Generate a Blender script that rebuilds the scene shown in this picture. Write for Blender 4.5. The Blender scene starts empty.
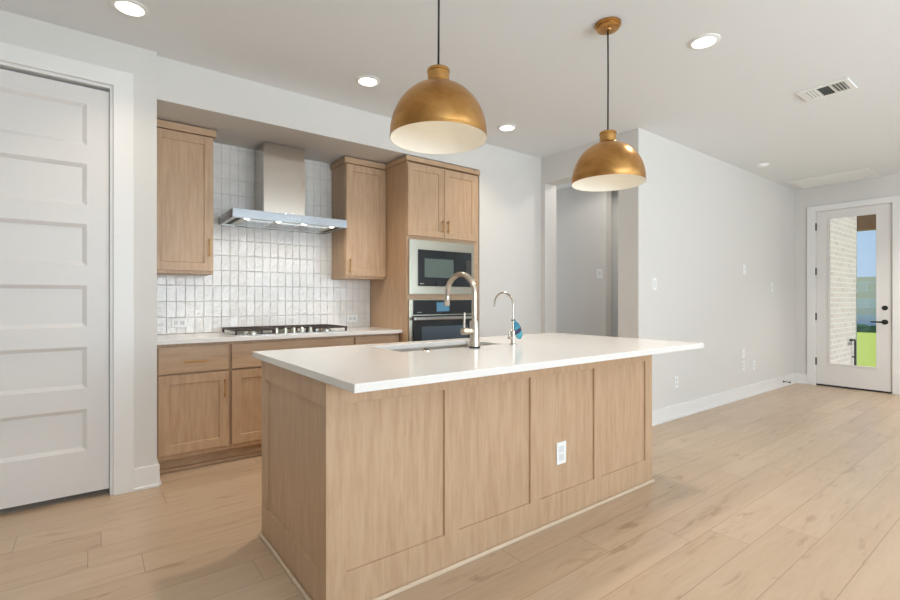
import bpy, bmesh, math, random
from mathutils import Vector, Matrix

random.seed(7)
SC = bpy.context.scene
COL = SC.collection
D = math.radians

# ------------------------------------------------------------------ camera
H = 2.754            # ceiling height
cam_d = bpy.data.cameras.new('camera')
cam_d.sensor_width = 36.0
cam_d.lens = 472.15 / 900 * 36
cam_d.shift_y = -0.07 / 900
cam_d.clip_start = 0.05
cam = bpy.data.objects.new('camera', cam_d)
cam.location = (0, 0, 1.181)
cam.rotation_euler = (D(90), 0, D(52.764 - 90))
COL.objects.link(cam)
SC.camera = cam

# ------------------------------------------------------------------ world, sun, daylight, exposure
SC.view_settings.view_transform = 'Standard'
SC.view_settings.look = 'None'
SC.view_settings.gamma = 1.0
SC.view_settings.use_curve_mapping = False
SC.view_settings.exposure = 0.03
SC.cycles.use_denoising = True
SC.cycles.caustics_reflective = False
SC.cycles.caustics_refractive = False
SC.cycles.sample_clamp_indirect = 4.0

world = bpy.data.worlds.new('world')
SC.world = world
world.use_nodes = True
wt = world.node_tree
for n in list(wt.nodes):
    wt.nodes.remove(n)
w_out = wt.nodes.new('ShaderNodeOutputWorld')
w_bg = wt.nodes.new('ShaderNodeBackground')
w_tc = wt.nodes.new('ShaderNodeTexCoord')
w_sep = wt.nodes.new('ShaderNodeSeparateXYZ')
w_rmp = wt.nodes.new('ShaderNodeValToRGB')
w_rmp.color_ramp.elements[0].position = 0.0
w_rmp.color_ramp.elements[0].color = (0.60, 0.78, 1.0, 1)
w_rmp.color_ramp.elements[1].position = 0.5
w_rmp.color_ramp.elements[1].color = (0.25, 0.50, 0.95, 1)
wt.links.new(w_tc.outputs['Generated'], w_sep.inputs[0])
wt.links.new(w_sep.outputs['Z'], w_rmp.inputs[0])
wt.links.new(w_rmp.outputs[0], w_bg.inputs[0])
wt.links.new(w_bg.outputs[0], w_out.inputs[0])
w_bg.inputs[1].default_value = 0.85


def light(name, kind, loc, energy, color=(1, 1, 1), rot=(0, 0, 0), **kw):
    d = bpy.data.lights.new(name, kind)
    d.energy = energy
    d.color = color
    for k, v in kw.items():
        setattr(d, k, v)
    o = bpy.data.objects.new(name, d)
    o.location = loc
    o.rotation_euler = rot
    COL.objects.link(o)
    return o


sun = light('sun', 'SUN', (6, -6, 12), 3.4, (1.0, 0.96, 0.9), angle=D(0.8))
sun.rotation_euler = Vector((-0.03, 0.55, -0.82)).to_track_quat('-Z', 'Y').to_euler()

WIN_X = (0.2, 1.9, 3.6, 5.2)      # centres of the unseen windows added behind the camera for light
for wx, wp in zip(WIN_X, (78, 72, 60, 50)):  # soft fill lights added out of view, tilted up to brighten the ceiling
    light('window_daylight', 'AREA', (wx, -3.12, 1.5), wp, (0.80, 0.915, 1.0), (D(132), 0, 0),
          shape='RECTANGLE', size=1.5, size_y=1.9)
light('hallway_daylight', 'AREA', (4.75, 6.1, 1.5), 12, (0.93, 0.97, 1.0), (D(-90), 0, 0),
      shape='RECTANGLE', size=0.9, size_y=1.6)


# ------------------------------------------------------------------ material helpers
def new_mat(name):
    m = bpy.data.materials.new(name)
    m.use_nodes = True
    nt = m.node_tree
    b = nt.nodes['Principled BSDF']
    return m, nt, b


def srgb(r, g, b):
    def c(v):
        v /= 255
        return v / 12.92 if v <= 0.04045 else ((v + 0.055) / 1.055) ** 2.4
    return (c(r), c(g), c(b), 1)


def nd(nt, t, **inp):
    n = nt.nodes.new(t)
    for k, v in inp.items():
        if k.startswith('_'):
            setattr(n, k[1:], v)
        else:
            n.inputs[k].default_value = v
    return n


def math_n(nt, op, a, b=None):
    n = nt.nodes.new('ShaderNodeMath')
    n.operation = op
    for i, v in enumerate((a, b)):
        if v is None:
            continue
        if isinstance(v, (int, float)):
            n.inputs[i].default_value = v
        else:
            nt.links.new(v, n.inputs[i])
    return n.outputs[0]


def mix_col(nt, fac, a, b, mode='MIX'):
    n = nt.nodes.new('ShaderNodeMix')
    n.data_type = 'RGBA'
    n.blend_type = mode
    if isinstance(fac, (int, float)):
        n.inputs[0].default_value = fac
    else:
        nt.links.new(fac, n.inputs[0])
    for i, v in ((6, a), (7, b)):
        if isinstance(v, tuple):
            n.inputs[i].default_value = v
        else:
            nt.links.new(v, n.inputs[i])
    return n.outputs[2]


def ramp(nt, fac, stops):
    n = nt.nodes.new('ShaderNodeValToRGB')
    e = n.color_ramp.elements
    while len(e) < len(stops):
        e.new(0.5)
    for i, (p, c) in enumerate(stops):
        e[i].position = p
        e[i].color = c
    nt.links.new(fac, n.inputs[0])
    return n.outputs[0]


def coords(nt, scale=(1, 1, 1), kind='Object'):
    tc = nt.nodes.new('ShaderNodeTexCoord')
    mp = nt.nodes.new('ShaderNodeMapping')
    mp.inputs['Scale'].default_value = scale
    nt.links.new(tc.outputs[kind], mp.inputs[0])
    return mp.outputs[0]


def noise(nt, vec, scale, detail=4, rough=0.55, dist=0.0):
    n = nd(nt, 'ShaderNodeTexNoise', Scale=scale, Detail=detail, Roughness=rough, Distortion=dist)
    nt.links.new(vec, n.inputs['Vector'])
    return n.outputs[0]


def bump(nt, bsdf, height, strength, dist=0.01):
    n = nd(nt, 'ShaderNodeBump', Strength=strength, Distance=dist)
    nt.links.new(height, n.inputs['Height'])
    nt.links.new(n.outputs[0], bsdf.inputs['Normal'])


def simple(name, col, rough=0.5, metal=0.0, nscale=40, var=0.03, bmp=0.0, spec=0.5, coat=0.0):
    """a plain procedural material: faint noise in colour, optional fine bump"""
    m, nt, b = new_mat(name)
    v = coords(nt)
    nz = noise(nt, v, nscale)
    lo = tuple(max(0, c * (1 - var)) for c in col[:3]) + (1,)
    hi = tuple(min(1, c * (1 + var)) for c in col[:3]) + (1,)
    nt.links.new(ramp(nt, nz, [(0.3, lo), (0.7, hi)]), b.inputs['Base Color'])
    b.inputs['Roughness'].default_value = rough
    b.inputs['Metallic'].default_value = metal
    b.inputs['Specular IOR Level'].default_value = spec
    b.inputs['Coat Weight'].default_value = coat
    if bmp:
        bump(nt, b, nz, bmp, 0.002)
    return m


def wood(name, scale, base, dark, light_c, rough=0.42):
    m, nt, b = new_mat(name)
    oi = nt.nodes.new('ShaderNodeObjectInfo')
    tc = nt.nodes.new('ShaderNodeTexCoord')
    add = nt.nodes.new('ShaderNodeVectorMath')
    add.operation = 'ADD'
    mul = nt.nodes.new('ShaderNodeVectorMath')
    mul.operation = 'SCALE'
    mul.inputs[0].default_value = (3.1, 5.7, 2.3)
    nt.links.new(oi.outputs['Random'], mul.inputs['Scale'])
    nt.links.new(tc.outputs['Object'], add.inputs[0])
    nt.links.new(mul.outputs[0], add.inputs[1])
    mp = nt.nodes.new('ShaderNodeMapping')
    mp.inputs['Scale'].default_value = scale
    nt.links.new(add.outputs[0], mp.inputs[0])
    g = noise(nt, mp.outputs[0], 3.0, 7, 0.62, 0.4)
    fine = noise(nt, mp.outputs[0], 14.0, 3, 0.6)
    blot = noise(nt, add.outputs[0], 3.2, 3, 0.5)
    c = ramp(nt, g, [(0.30, dark), (0.52, base), (0.75, light_c)])
    c = mix_col(nt, math_n(nt, 'MULTIPLY', fine, 0.16), c, dark)
    c = mix_col(nt, math_n(nt, 'MULTIPLY', blot, 0.30), c, light_c)
    nt.links.new(c, b.inputs['Base Color'])
    b.inputs['Roughness'].default_value = rough
    bump(nt, b, g, 0.05, 0.002)
    return m


M = {}
M['wall'] = simple('wall_paint', srgb(222, 219, 214), 0.75, nscale=300, var=0.01, bmp=0.03)
M['ceiling'] = simple('ceiling_paint', srgb(235, 237, 238), 0.85, nscale=250, var=0.012, bmp=0.05)
M['trim'] = simple('trim_paint', srgb(238, 236, 233), 0.38, nscale=60, var=0.008)
M['door'] = simple('door_paint', srgb(231, 227, 223), 0.4, nscale=60, var=0.008)
W_B, W_D, W_L = srgb(194, 162, 130), srgb(179, 145, 113), srgb(206, 177, 146)
M['wood_v'] = wood('maple_vertical', (13, 13, 1.3), W_B, W_D, W_L)
M['wood_h'] = wood('maple_horizontal', (1.3, 13, 13), W_B, W_D, W_L)
M['wood_hy'] = wood('maple_horizontal_end', (7, 0.8, 7), W_B, W_D, W_L)
M['wood_dark'] = simple('toe_kick_wood', srgb(140, 115, 95), 0.5, nscale=20, var=0.06)
M['gap'] = simple('shadow_gap_lining', srgb(70, 52, 40), 0.7)
M['brass'] = simple('brushed_brass', srgb(196, 150, 92), 0.32, 1.0, 60, 0.05)
M['brass_polished'] = simple('polished_brass', srgb(198, 152, 92), 0.16, 1.0, 40, 0.05)
M['lining'] = simple('white_lining', srgb(236, 232, 222), 0.4, nscale=30, var=0.008)
M['nickel'] = simple('warm_brushed_nickel', srgb(200, 191, 178), 0.24, 1.0, 80, 0.03)
M['black'] = simple('black_metal', srgb(28, 27, 26), 0.45)
M['rubber'] = simple('black_rubber', srgb(22, 22, 22), 0.7)
M['plastic'] = simple('white_plastic', srgb(245, 245, 243), 0.35, nscale=30, var=0.005)
M['plastic_grey'] = simple('pale_grey_plastic', srgb(224, 226, 226), 0.4, nscale=30, var=0.01)
M['slot'] = simple('dark_slot', srgb(60, 60, 60), 0.6)
M['socket_slot'] = simple('socket_slot', srgb(120, 120, 118), 0.6)
M['vent_dark'] = simple('vent_interior', srgb(124, 126, 121), 0.7)  # grey that paints the shade inside the vent
M['grille_back'] = simple('grille_backing', srgb(238, 238, 235), 0.6)
M['white_metal'] = simple('white_enamel', srgb(240, 240, 237), 0.35, nscale=30, var=0.008)
M['black_glass'] = simple('black_glass', srgb(36, 42, 47), 0.06, nscale=5, var=0.02, coat=0.5)
M['oven_window'] = simple('oven_window_glass', srgb(76, 90, 101), 0.08, nscale=5, var=0.02, coat=0.5)
M['mw_window'] = simple('microwave_window_glass', srgb(98, 112, 108), 0.12, nscale=200, var=0.03)
M['iron'] = simple('cast_iron', srgb(62, 50, 42), 0.5, 0.2, 120, 0.12, 0.2)
M['mark'] = simple('pale_print', srgb(190, 192, 190), 0.4)


def brushed(name, col, rough, direction):
    m, nt, b = new_mat(name)
    v = coords(nt, direction)
    nz = noise(nt, v, 110, 3)
    b.inputs['Base Color'].default_value = col
    b.inputs['Metallic'].default_value = 1.0
    r = nt.nodes.new('ShaderNodeMapRange')
    r.inputs['To Min'].default_value = rough * 0.8
    r.inputs['To Max'].default_value = rough * 1.2
    nt.links.new(nz, r.inputs[0])
    nt.links.new(r.outputs[0], b.inputs['Roughness'])
    bump(nt, b, nz, 0.004, 0.001)
    return m


M['steel'] = brushed('brushed_steel', srgb(200, 203, 205), 0.13, (1, 1, 12))
M['steel_v'] = brushed('brushed_steel_vertical', srgb(204, 196, 186), 0.1, (12, 12, 0.6))
_nt = M['steel_v'].node_tree
_tg = _nt.nodes.new('ShaderNodeTangent')
_tg.direction_type = 'RADIAL'
_tg.axis = 'Z'
_nt.links.new(_tg.outputs[0], _nt.nodes['Principled BSDF'].inputs['Tangent'])
_nt.nodes['Principled BSDF'].inputs['Anisotropic'].default_value = 0.9
_nt.nodes['Principled BSDF'].inputs['Anisotropic Rotation'].default_value = 0.25
M['steel_warm'] = brushed('brushed_steel_champagne', srgb(198, 196, 182), 0.28, (1, 1, 14))
M['steel_hood'] = brushed('brushed_steel_hood', srgb(160, 164, 168), 0.16, (1, 1, 12))
M['sink_steel'] = brushed('sink_steel', srgb(214, 208, 198), 0.34, (1, 8, 8))


def mat_pendant():
    m, nt, b = new_mat('aged_brass')
    v = coords(nt, (1, 1, 1.6))
    n1 = noise(nt, v, 6, 5, 0.6, 0.6)
    n2 = noise(nt, v, 6, 2)
    c = ramp(nt, n1, [(0.25, srgb(160, 114, 62)), (0.5, srgb(190, 143, 84)), (0.8, srgb(212, 167, 110))])
    nt.links.new(c, b.inputs['Base Color'])
    b.inputs['Metallic'].default_value = 1.0
    r = nt.nodes.new('ShaderNodeMapRange')
    r.inputs['To Min'].default_value = 0.28
    r.inputs['To Max'].default_value = 0.34
    nt.links.new(n2, r.inputs[0])
    nt.links.new(r.outputs[0], b.inputs['Roughness'])
    return m


M['aged_brass'] = mat_pendant()


def mat_quartz():
    m, nt, b = new_mat('white_quartz')
    v = coords(nt)
    n1 = noise(nt, v, 260, 2)
    n2 = noise(nt, v, 4, 3)
    c = ramp(nt, n1, [(0.30, srgb(224, 221, 216)), (0.48, srgb(235, 232, 228)), (0.8, srgb(239, 237, 234))])
    c = mix_col(nt, math_n(nt, 'MULTIPLY', n2, 0.12), c, srgb(224, 219, 212))
    nt.links.new(c, b.inputs['Base Color'])
    b.inputs['Roughness'].default_value = 0.16
    b.inputs['Specular IOR Level'].default_value = 0.5
    return m


M['quartz'] = mat_quartz()


def mat_floor():
    m, nt, b = new_mat('oak_plank_floor')
    tc = nt.nodes.new('ShaderNodeTexCoord')
    sep = nt.nodes.new('ShaderNodeSeparateXYZ')
    nt.links.new(tc.outputs['Object'], sep.inputs[0])
    W, L = 0.187, 1.52
    yv = math_n(nt, 'DIVIDE', math_n(nt, 'ADD', sep.outputs['Y'], 0.002), W)
    row = math_n(nt, 'FLOOR', yv)
    fy = math_n(nt, 'FRACT', yv)
    wn = nt.nodes.new('ShaderNodeTexWhiteNoise')
    wn.noise_dimensions = '1D'
    nt.links.new(row, wn.inputs['W'])
    xv = math_n(nt, 'DIVIDE', math_n(nt, 'ADD', sep.outputs['X'], math_n(nt, 'MULTIPLY', wn.outputs[0], 1.52 * 3)), L)
    ci = math_n(nt, 'FLOOR', xv)
    fx = math_n(nt, 'FRACT', xv)
    idn = nt.nodes.new('ShaderNodeCombineXYZ')
    nt.links.new(row, idn.inputs[0])
    nt.links.new(ci, idn.inputs[1])
    pid = nt.nodes.new('ShaderNodeTexWhiteNoise')
    pid.noise_dimensions = '3D'
    nt.links.new(idn.outputs[0], pid.inputs['Vector'])
    rnd = pid.outputs[0]
    # grain: long along X, moved per plank
    off = nt.nodes.new('ShaderNodeVectorMath')
    off.operation = 'SCALE'
    nt.links.new(pid.outputs[1], off.inputs[0])
    off.inputs['Scale'].default_value = 37.0
    add = nt.nodes.new('ShaderNodeVectorMath')
    add.operation = 'ADD'
    nt.links.new(tc.outputs['Object'], add.inputs[0])
    nt.links.new(off.outputs[0], add.inputs[1])
    mp = nt.nodes.new('ShaderNodeMapping')
    mp.inputs['Scale'].default_value = (0.9, 8.0, 1)
    nt.links.new(add.outputs[0], mp.inputs[0])
    g = noise(nt, mp.outputs[0], 2.6, 7, 0.6, 0.9)
    mp2 = nt.nodes.new('ShaderNodeMapping')
    mp2.inputs['Scale'].default_value = (2.0, 40.0, 1)
    nt.links.new(add.outputs[0], mp2.inputs[0])
    g2 = noise(nt, mp2.outputs[0], 3.0, 4, 0.6)
    c = ramp(nt, g, [(0.26, srgb(154, 125, 98)), (0.40, srgb(193, 167, 139)), (0.60, srgb(203, 179, 152)), (0.8, srgb(212, 190, 165))])
    c = mix_col(nt, math_n(nt, 'MULTIPLY', g2, 0.42), c, srgb(184, 158, 131))
    tint = ramp(nt, rnd, [(0.0, srgb(186, 160, 132)), (0.5, srgb(199, 175, 148)), (1.0, srgb(211, 190, 165))])
    c = mix_col(nt, 0.38, c, tint)
    # knots
    mp3 = nt.nodes.new('ShaderNodeMapping')
    mp3.inputs['Scale'].default_value = (1.3, 5.5, 1)
    nt.links.new(add.outputs[0], mp3.inputs[0])
    kn = noise(nt, mp3.outputs[0], 2.6, 4, 0.55, 0.6)
    kf = ramp(nt, kn, [(0.61, (0, 0, 0, 1)), (0.73, (1, 1, 1, 1))])
    c = mix_col(nt, math_n(nt, 'MULTIPLY', kf, 0.55), c, srgb(148, 116, 88))
    # seams
    ey = math_n(nt, 'MULTIPLY', math_n(nt, 'MINIMUM', fy, math_n(nt, 'SUBTRACT', 1.0, fy)), W)
    ex = math_n(nt, 'MULTIPLY', math_n(nt, 'MINIMUM', fx, math_n(nt, 'SUBTRACT', 1.0, fx)), L)
    e = math_n(nt, 'MINIMUM', ex, ey)
    sm = ramp(nt, math_n(nt, 'MULTIPLY', e, 100.0), [(0.08, (1, 1, 1, 1)), (0.22, (0, 0, 0, 1))])
    c = mix_col(nt, math_n(nt, 'MULTIPLY', sm, 0.62), c, srgb(128, 100, 76))
    nt.links.new(c, b.inputs['Base Color'])
    b.inputs['Roughness'].default_value = 0.33
    hgt = math_n(nt, 'SUBTRACT', math_n(nt, 'MULTIPLY', g2, 0.25), sm)
    bump(nt, b, hgt, 0.12, 0.002)
    return m


M['floor'] = mat_floor()


def mat_tile():
    m, nt, b = new_mat('glazed_tile')
    v = coords(nt)
    n1 = noise(nt, v, 9, 3)
    n2 = noise(nt, v, 36, 2)
    c = ramp(nt, n1, [(0.3, srgb(232, 228, 222)), (0.7, srgb(243, 239, 234))])
    nt.links.new(c, b.inputs['Base Color'])
    b.inputs['Roughness'].default_value = 0.1
    b.inputs['Specular IOR Level'].default_value = 0.6
    bump(nt, b, n2, 0.8, 0.004)
    return m


M['tile'] = mat_tile()
M['grout'] = simple('grout', srgb(200, 198, 195), 0.9, nscale=200, var=0.04)


def emit(name, col, strength):
    m, nt, b = new_mat(name)
    b.inputs['Base Color'].default_value = (0.9, 0.9, 0.9, 1)
    b.inputs['Emission Color'].default_value = col
    b.inputs['Emission Strength'].default_value = strength
    return m


M['lens'] = emit('lamp_lens', (1.0, 0.95, 0.87, 1), 6.0)
M['hood_lens'] = emit('hood_lamp_lens', (1.0, 0.94, 0.84, 1), 7.0)
M['bulb'] = emit('bulb_glass', (1.0, 0.92, 0.80, 1), 1.3)
M['screen'] = emit('oven_screen', srgb(86, 136, 162), 0.7)
M['screen'].node_tree.nodes['Principled BSDF'].inputs['Base Color'].default_value = srgb(40, 70, 90)


def mat_glass():
    m, nt, b = new_mat('door_glass')
    nt.nodes.remove(b)
    out = nt.nodes['Material Output']
    tr = nt.nodes.new('ShaderNodeBsdfTransparent')
    tr.inputs[0].default_value = (0.97, 0.985, 0.98, 1)
    gl = nt.nodes.new('ShaderNodeBsdfGlossy')
    gl.inputs['Roughness'].default_value = 0.02
    fr = nt.nodes.new('ShaderNodeFresnel')
    fr.inputs[0].default_value = 1.45
    mx = nt.nodes.new('ShaderNodeMixShader')
    nt.links.new(fr.outputs[0], mx.inputs[0])
    nt.links.new(tr.outputs[0], mx.inputs[1])
    nt.links.new(gl.outputs[0], mx.inputs[2])
    nt.links.new(mx.outputs[0], out.inputs[0])
    return m


M['glass'] = mat_glass()


def mat_brick(name, c1, c2, mortar, w, h, msz, ax):
    m, nt, b = new_mat(name)
    tc = nt.nodes.new('ShaderNodeTexCoord')
    sep = nt.nodes.new('ShaderNodeSeparateXYZ')
    cmb = nt.nodes.new('ShaderNodeCombineXYZ')
    nt.links.new(tc.outputs['Object'], sep.inputs[0])
    if ax == 'XY':
        nt.links.new(math_n(nt, 'ADD', sep.outputs['X'], sep.outputs['Y']), cmb.inputs[0])
    else:
        nt.links.new(sep.outputs[ax], cmb.inputs[0])
    nt.links.new(sep.outputs['Z'], cmb.inputs[1])
    br = nt.nodes.new('ShaderNodeTexBrick')
    br.inputs['Scale'].default_value = 1.0
    br.inputs['Brick Width'].default_value = w
    br.inputs['Row Height'].default_value = h
    br.inputs['Mortar Size'].default_value = msz
    br.inputs['Color1'].default_value = c1
    br.inputs['Color2'].default_value = c2
    br.inputs['Mortar'].default_value = mortar
    nt.links.new(cmb.outputs[0], br.inputs['Vector'])
    nz = noise(nt, tc.outputs['Object'], 9, 4)
    c = mix_col(nt, math_n(nt, 'MULTIPLY', nz, 0.4), br.outputs[0], mortar)
    nt.links.new(c, b.inputs['Base Color'])
    b.inputs['Roughness'].default_value = 0.9
    bump(nt, b, br.outputs[1], -0.5, 0.01)
    return m


M['brick'] = mat_brick('pale_brick', srgb(226, 206, 192), srgb(210, 190, 178), srgb(232, 226, 218), 0.21, 0.075, 0.008, 'XY')
M['stone'] = mat_brick('stone_fence', srgb(236, 230, 244), srgb(240, 216, 196), srgb(240, 238, 248), 3.1, 0.33, 0.02, 'Y')
M['grass'] = simple('lawn', srgb(182, 192, 78), 0.95, nscale=60, var=0.25, bmp=0.4)
M['hedge'] = simple('hedge_leaves', srgb(40, 86, 60), 0.9, nscale=30, var=0.5, bmp=0.6)
M['beam'] = simple('brown_beam', srgb(140, 100, 58), 0.7, nscale=10, var=0.08)
M['concrete'] = simple('concrete', srgb(190, 186, 178), 0.9, nscale=15, var=0.06)


def mat_tag():
    m, nt, b = new_mat('teal_purple_cloth')
    tc = nt.nodes.new('ShaderNodeTexCoord')
    sep = nt.nodes.new('ShaderNodeSeparateXYZ')
    nt.links.new(tc.outputs['Object'], sep.inputs[0])
    nz = noise(nt, tc.outputs['Object'], 40, 2)
    z = math_n(nt, 'ADD', sep.outputs['Z'], math_n(nt, 'MULTIPLY', nz, 0.014))
    z = math_n(nt, 'ADD', z, math_n(nt, 'MULTIPLY', sep.outputs['X'], -0.5))
    t = math_n(nt, 'DIVIDE', math_n(nt, 'ADD', z, 0.125), 0.13)
    te, te2, pu = srgb(50, 134, 150), srgb(34, 98, 134), srgb(46, 34, 78)
    c = ramp(nt, t, [(0.0, te), (0.30, srgb(74, 156, 166)), (0.36, pu), (0.52, pu), (0.58, te), (0.8, te2), (1.0, te)])
    nt.links.new(c, b.inputs['Base Color'])
    b.inputs['Roughness'].default_value = 0.6
    return m


M['tag'] = mat_tag()


# ------------------------------------------------------------------ mesh helpers
def box(bm, x0, x1, y0, y1, z0, z1):
    vs = [bm.verts.new(p) for p in ((x0, y0, z0), (x1, y0, z0), (x1, y1, z0), (x0, y1, z0),
                                    (x0, y0, z1), (x1, y0, z1), (x1, y1, z1), (x0, y1, z1))]
    for f in ((0, 3, 2, 1), (4, 5, 6, 7), (0, 1, 5, 4), (1, 2, 6, 5), (2, 3, 7, 6), (3, 0, 4, 7)):
        bm.faces.new([vs[i] for i in f])
    return vs


def B(*boxes):
    bm = bmesh.new()
    for b in boxes:
        box(bm, *b)
    return bm


def lathe(bm, prof, center=(0, 0, 0), n=40, axis='Z', closed=False):
    """prof: list of (radius, height)"""
    rings = []
    cx, cy, cz = center
    for r, h in prof:
        ring = []
        if r < 1e-6:
            p = {'Z': (cx, cy, cz + h), 'X': (cx + h, cy, cz), 'Y': (cx, cy + h, cz)}[axis]
            ring = [bm.verts.new(p)]
        else:
            for i in range(n):
                a = 2 * math.pi * i / n
                u, v = r * math.cos(a), r * math.sin(a)
                p = {'Z': (cx + u, cy + v, cz + h), 'X': (cx + h, cy + u, cz + v), 'Y': (cx + v, cy + h, cz + u)}[axis]
                ring.append(bm.verts.new(p))
        rings.append(ring)
    pairs = list(zip(rings, rings[1:]))
    if closed:
        pairs.append((rings[-1], rings[0]))
    for a, b in pairs:
        if len(a) == 1 and len(b) == 1:
            continue
        if len(a) == 1:
            for i in range(n):
                bm.faces.new((a[0], b[i], b[(i + 1) % n]))
        elif len(b) == 1:
            for i in range(n):
                bm.faces.new((a[i], b[0], a[(i + 1) % n]))
        else:
            for i in range(n):
                bm.faces.new((a[i], b[i], b[(i + 1) % n], a[(i + 1) % n]))
    bmesh.ops.recalc_face_normals(bm, faces=bm.faces)
    return bm


def tube(bm, pts, r, n=14, caps=True):
    """round tube through points; r a number or a list"""
    pts = [Vector(p) for p in pts]
    rs = r if isinstance(r, (list, tuple)) else [r] * len(pts)
    t0 = (pts[1] - pts[0]).normalized()
    up = Vector((0, 0, 1)) if abs(t0.z) < 0.9 else Vector((1, 0, 0))
    nrm = t0.cross(up).normalized()
    rings = []
    prev = t0
    for i, p in enumerate(pts):
        if i == 0:
            t = t0
        elif i == len(pts) - 1:
            t = (pts[i] - pts[i - 1]).normalized()
        else:
            t = ((pts[i + 1] - pts[i]).normalized() + (pts[i] - pts[i - 1]).normalized()).normalized()
        q = prev.rotation_difference(t)
        nrm = (q @ nrm).normalized()
        prev = t
        bn = t.cross(nrm).normalized()
        rings.append([bm.verts.new(p + rs[i] * (math.cos(2 * math.pi * k / n) * nrm + math.sin(2 * math.pi * k / n) * bn)) for k in range(n)])
    for a, b in zip(rings, rings[1:]):
        for k in range(n):
            bm.faces.new((a[k], b[k], b[(k + 1) % n], a[(k + 1) % n]))
    if caps:
        bm.faces.new(list(reversed(rings[0])))
        bm.faces.new(rings[-1])
    bmesh.ops.recalc_face_normals(bm, faces=bm.faces)
    return bm


def paneled(us, vs, cells, th, depth, slope, place, extra=None):
    """a slab seen from its front: grid us x vs, the listed cells sunk by depth behind a sloped edge.
    place(u, v, w) -> world point, w = distance behind the front face."""
    bm = bmesh.new()

    def P(u, v, w):
        return bm.verts.new(place(u, v, w))
    for i in range(len(us) - 1):
        for j in range(len(vs) - 1):
            a, b, c, d = us[i], us[i + 1], vs[j], vs[j + 1]
            if (i, j) in cells:
                o = [P(a, c, 0), P(b, c, 0), P(b, d, 0), P(a, d, 0)]
                s = slope
                q = [P(a + s, c + s, depth), P(b - s, c + s, depth), P(b - s, d - s, depth), P(a + s, d - s, depth)]
                for k in range(4):
                    bm.faces.new((o[k], o[(k + 1) % 4], q[(k + 1) % 4], q[k]))
                bm.faces.new(q)
            else:
                bm.faces.new((P(a, c, 0), P(b, c, 0), P(b, d, 0), P(a, d, 0)))
    u0, u1, v0, v1 = us[0], us[-1], vs[0], vs[-1]
    for i in range(len(us) - 1):
        a, b = us[i], us[i + 1]
        bm.faces.new((P(a, v0, 0), P(a, v0, th), P(b, v0, th), P(b, v0, 0)))
        bm.faces.new((P(a, v1, 0), P(b, v1, 0), P(b, v1, th), P(a, v1, th)))
    for j in range(len(vs) - 1):
        c, d = vs[j], vs[j + 1]
        bm.faces.new((P(u0, c, 0), P(u0, d, 0), P(u0, d, th), P(u0, c, th)))
        bm.faces.new((P(u1, c, 0), P(u1, c, th), P(u1, d, th), P(u1, d, 0)))
    bm.faces.new((P(u0, v0, th), P(u0, v1, th), P(u1, v1, th), P(u1, v0, th)))
    bmesh.ops.remove_doubles(bm, verts=bm.verts, dist=1e-5)
    bmesh.ops.recalc_face_normals(bm, faces=bm.faces)
    return bm


def front(y):                                  # a face that looks to -Y
    return lambda u, v, w: (u, y + w, v)


ROOTS = {}


def base_of(bm):
    xs = [v.co.x for v in bm.verts]
    ys = [v.co.y for v in bm.verts]
    zs = [v.co.z for v in bm.verts]
    return Vector(((min(xs) + max(xs)) / 2, (min(ys) + max(ys)) / 2, min(zs)))


def obj(name, bm, mat, parent=None, bevel=0.0, smooth=False, seg=2):
    """links bm (in world coordinates) as one mesh object"""
    L = ROOTS[parent.name] if parent else base_of(bm)
    for v in bm.verts:
        v.co -= L
    me = bpy.data.meshes.new(name)
    bm.normal_update()
    bm.to_mesh(me)
    bm.free()
    me.materials.append(mat)
    o = bpy.data.objects.new(name, me)
    COL.objects.link(o)
    if parent:
        o.parent = parent
    else:
        o.location = L
    ROOTS[o.name] = L
    if smooth:
        for p in me.polygons:
            p.use_smooth = True
    if bevel:
        md = o.modifiers.new('bevel', 'BEVEL')
        md.width = bevel
        md.segments = seg
        md.limit_method = 'ANGLE'
        md.angle_limit = D(35)
        md.harden_normals = False
    if smooth == 'auto':
        md = o.modifiers.new('edge_split', 'EDGE_SPLIT')
        md.split_angle = D(38)
    return o


def tag(o, label, cat, group=None):
    o['label'] = label
    o['category'] = cat
    if group:
        o['group'] = group
    return o


def struct(o):
    o['kind'] = 'structure'
    return o


def thing(name, loc, label, cat, group=None):
    o = bpy.data.objects.new(name, None)
    o.empty_display_size = 0.1
    o.location = loc
    COL.objects.link(o)
    ROOTS[o.name] = Vector(loc)
    return tag(o, label, cat, group)


def dup(root, loc, label, rotz=None):
    r = root.copy()
    COL.objects.link(r)
    r.location = loc
    if rotz is not None:
        r.rotation_euler = (0, 0, rotz)
    r['label'] = label
    for ch in root.children:
        c = ch.copy()
        COL.objects.link(c)
        c.parent = r
        for g in ch.children:
            k = g.copy()
            COL.objects.link(k)
            k.parent = c
    return r


# ------------------------------------------------------------------ the room
X0, X1, YB = -2.6, 8.003, -3.2       # left wall, patio door wall, wall behind the camera
YP = 3.513                          # pantry door wall
NX, NY = 0.045, 0.03                # the niche fittings are laid out about (0, 0) and moved by this
XP = 0.287                          # corner where the kitchen niche starts
YN = 4.23                           # back wall of the niche
XPW, YNW = XP + NX, YN + NY         # the same two planes after the move
YS = 3.562                          # soffit face and the wall right of the tall cabinet
ZS = 2.475                          # soffit underside
XT0, XT1 = 2.185, 3.026             # tall oven cabinet
XH = 3.978                          # wall with the hallway opening
YR = 2.391                          # right wall

struct(obj('floor', B((X0 - .2, X1 + .16, YB - .2, 6.4, -0.08, 0.0)), M['floor']))
struct(obj('ceiling', B((X0 - .2, X1 + .16, YB - .2, 6.4, H, H + 0.1)), M['ceiling']))

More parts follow.
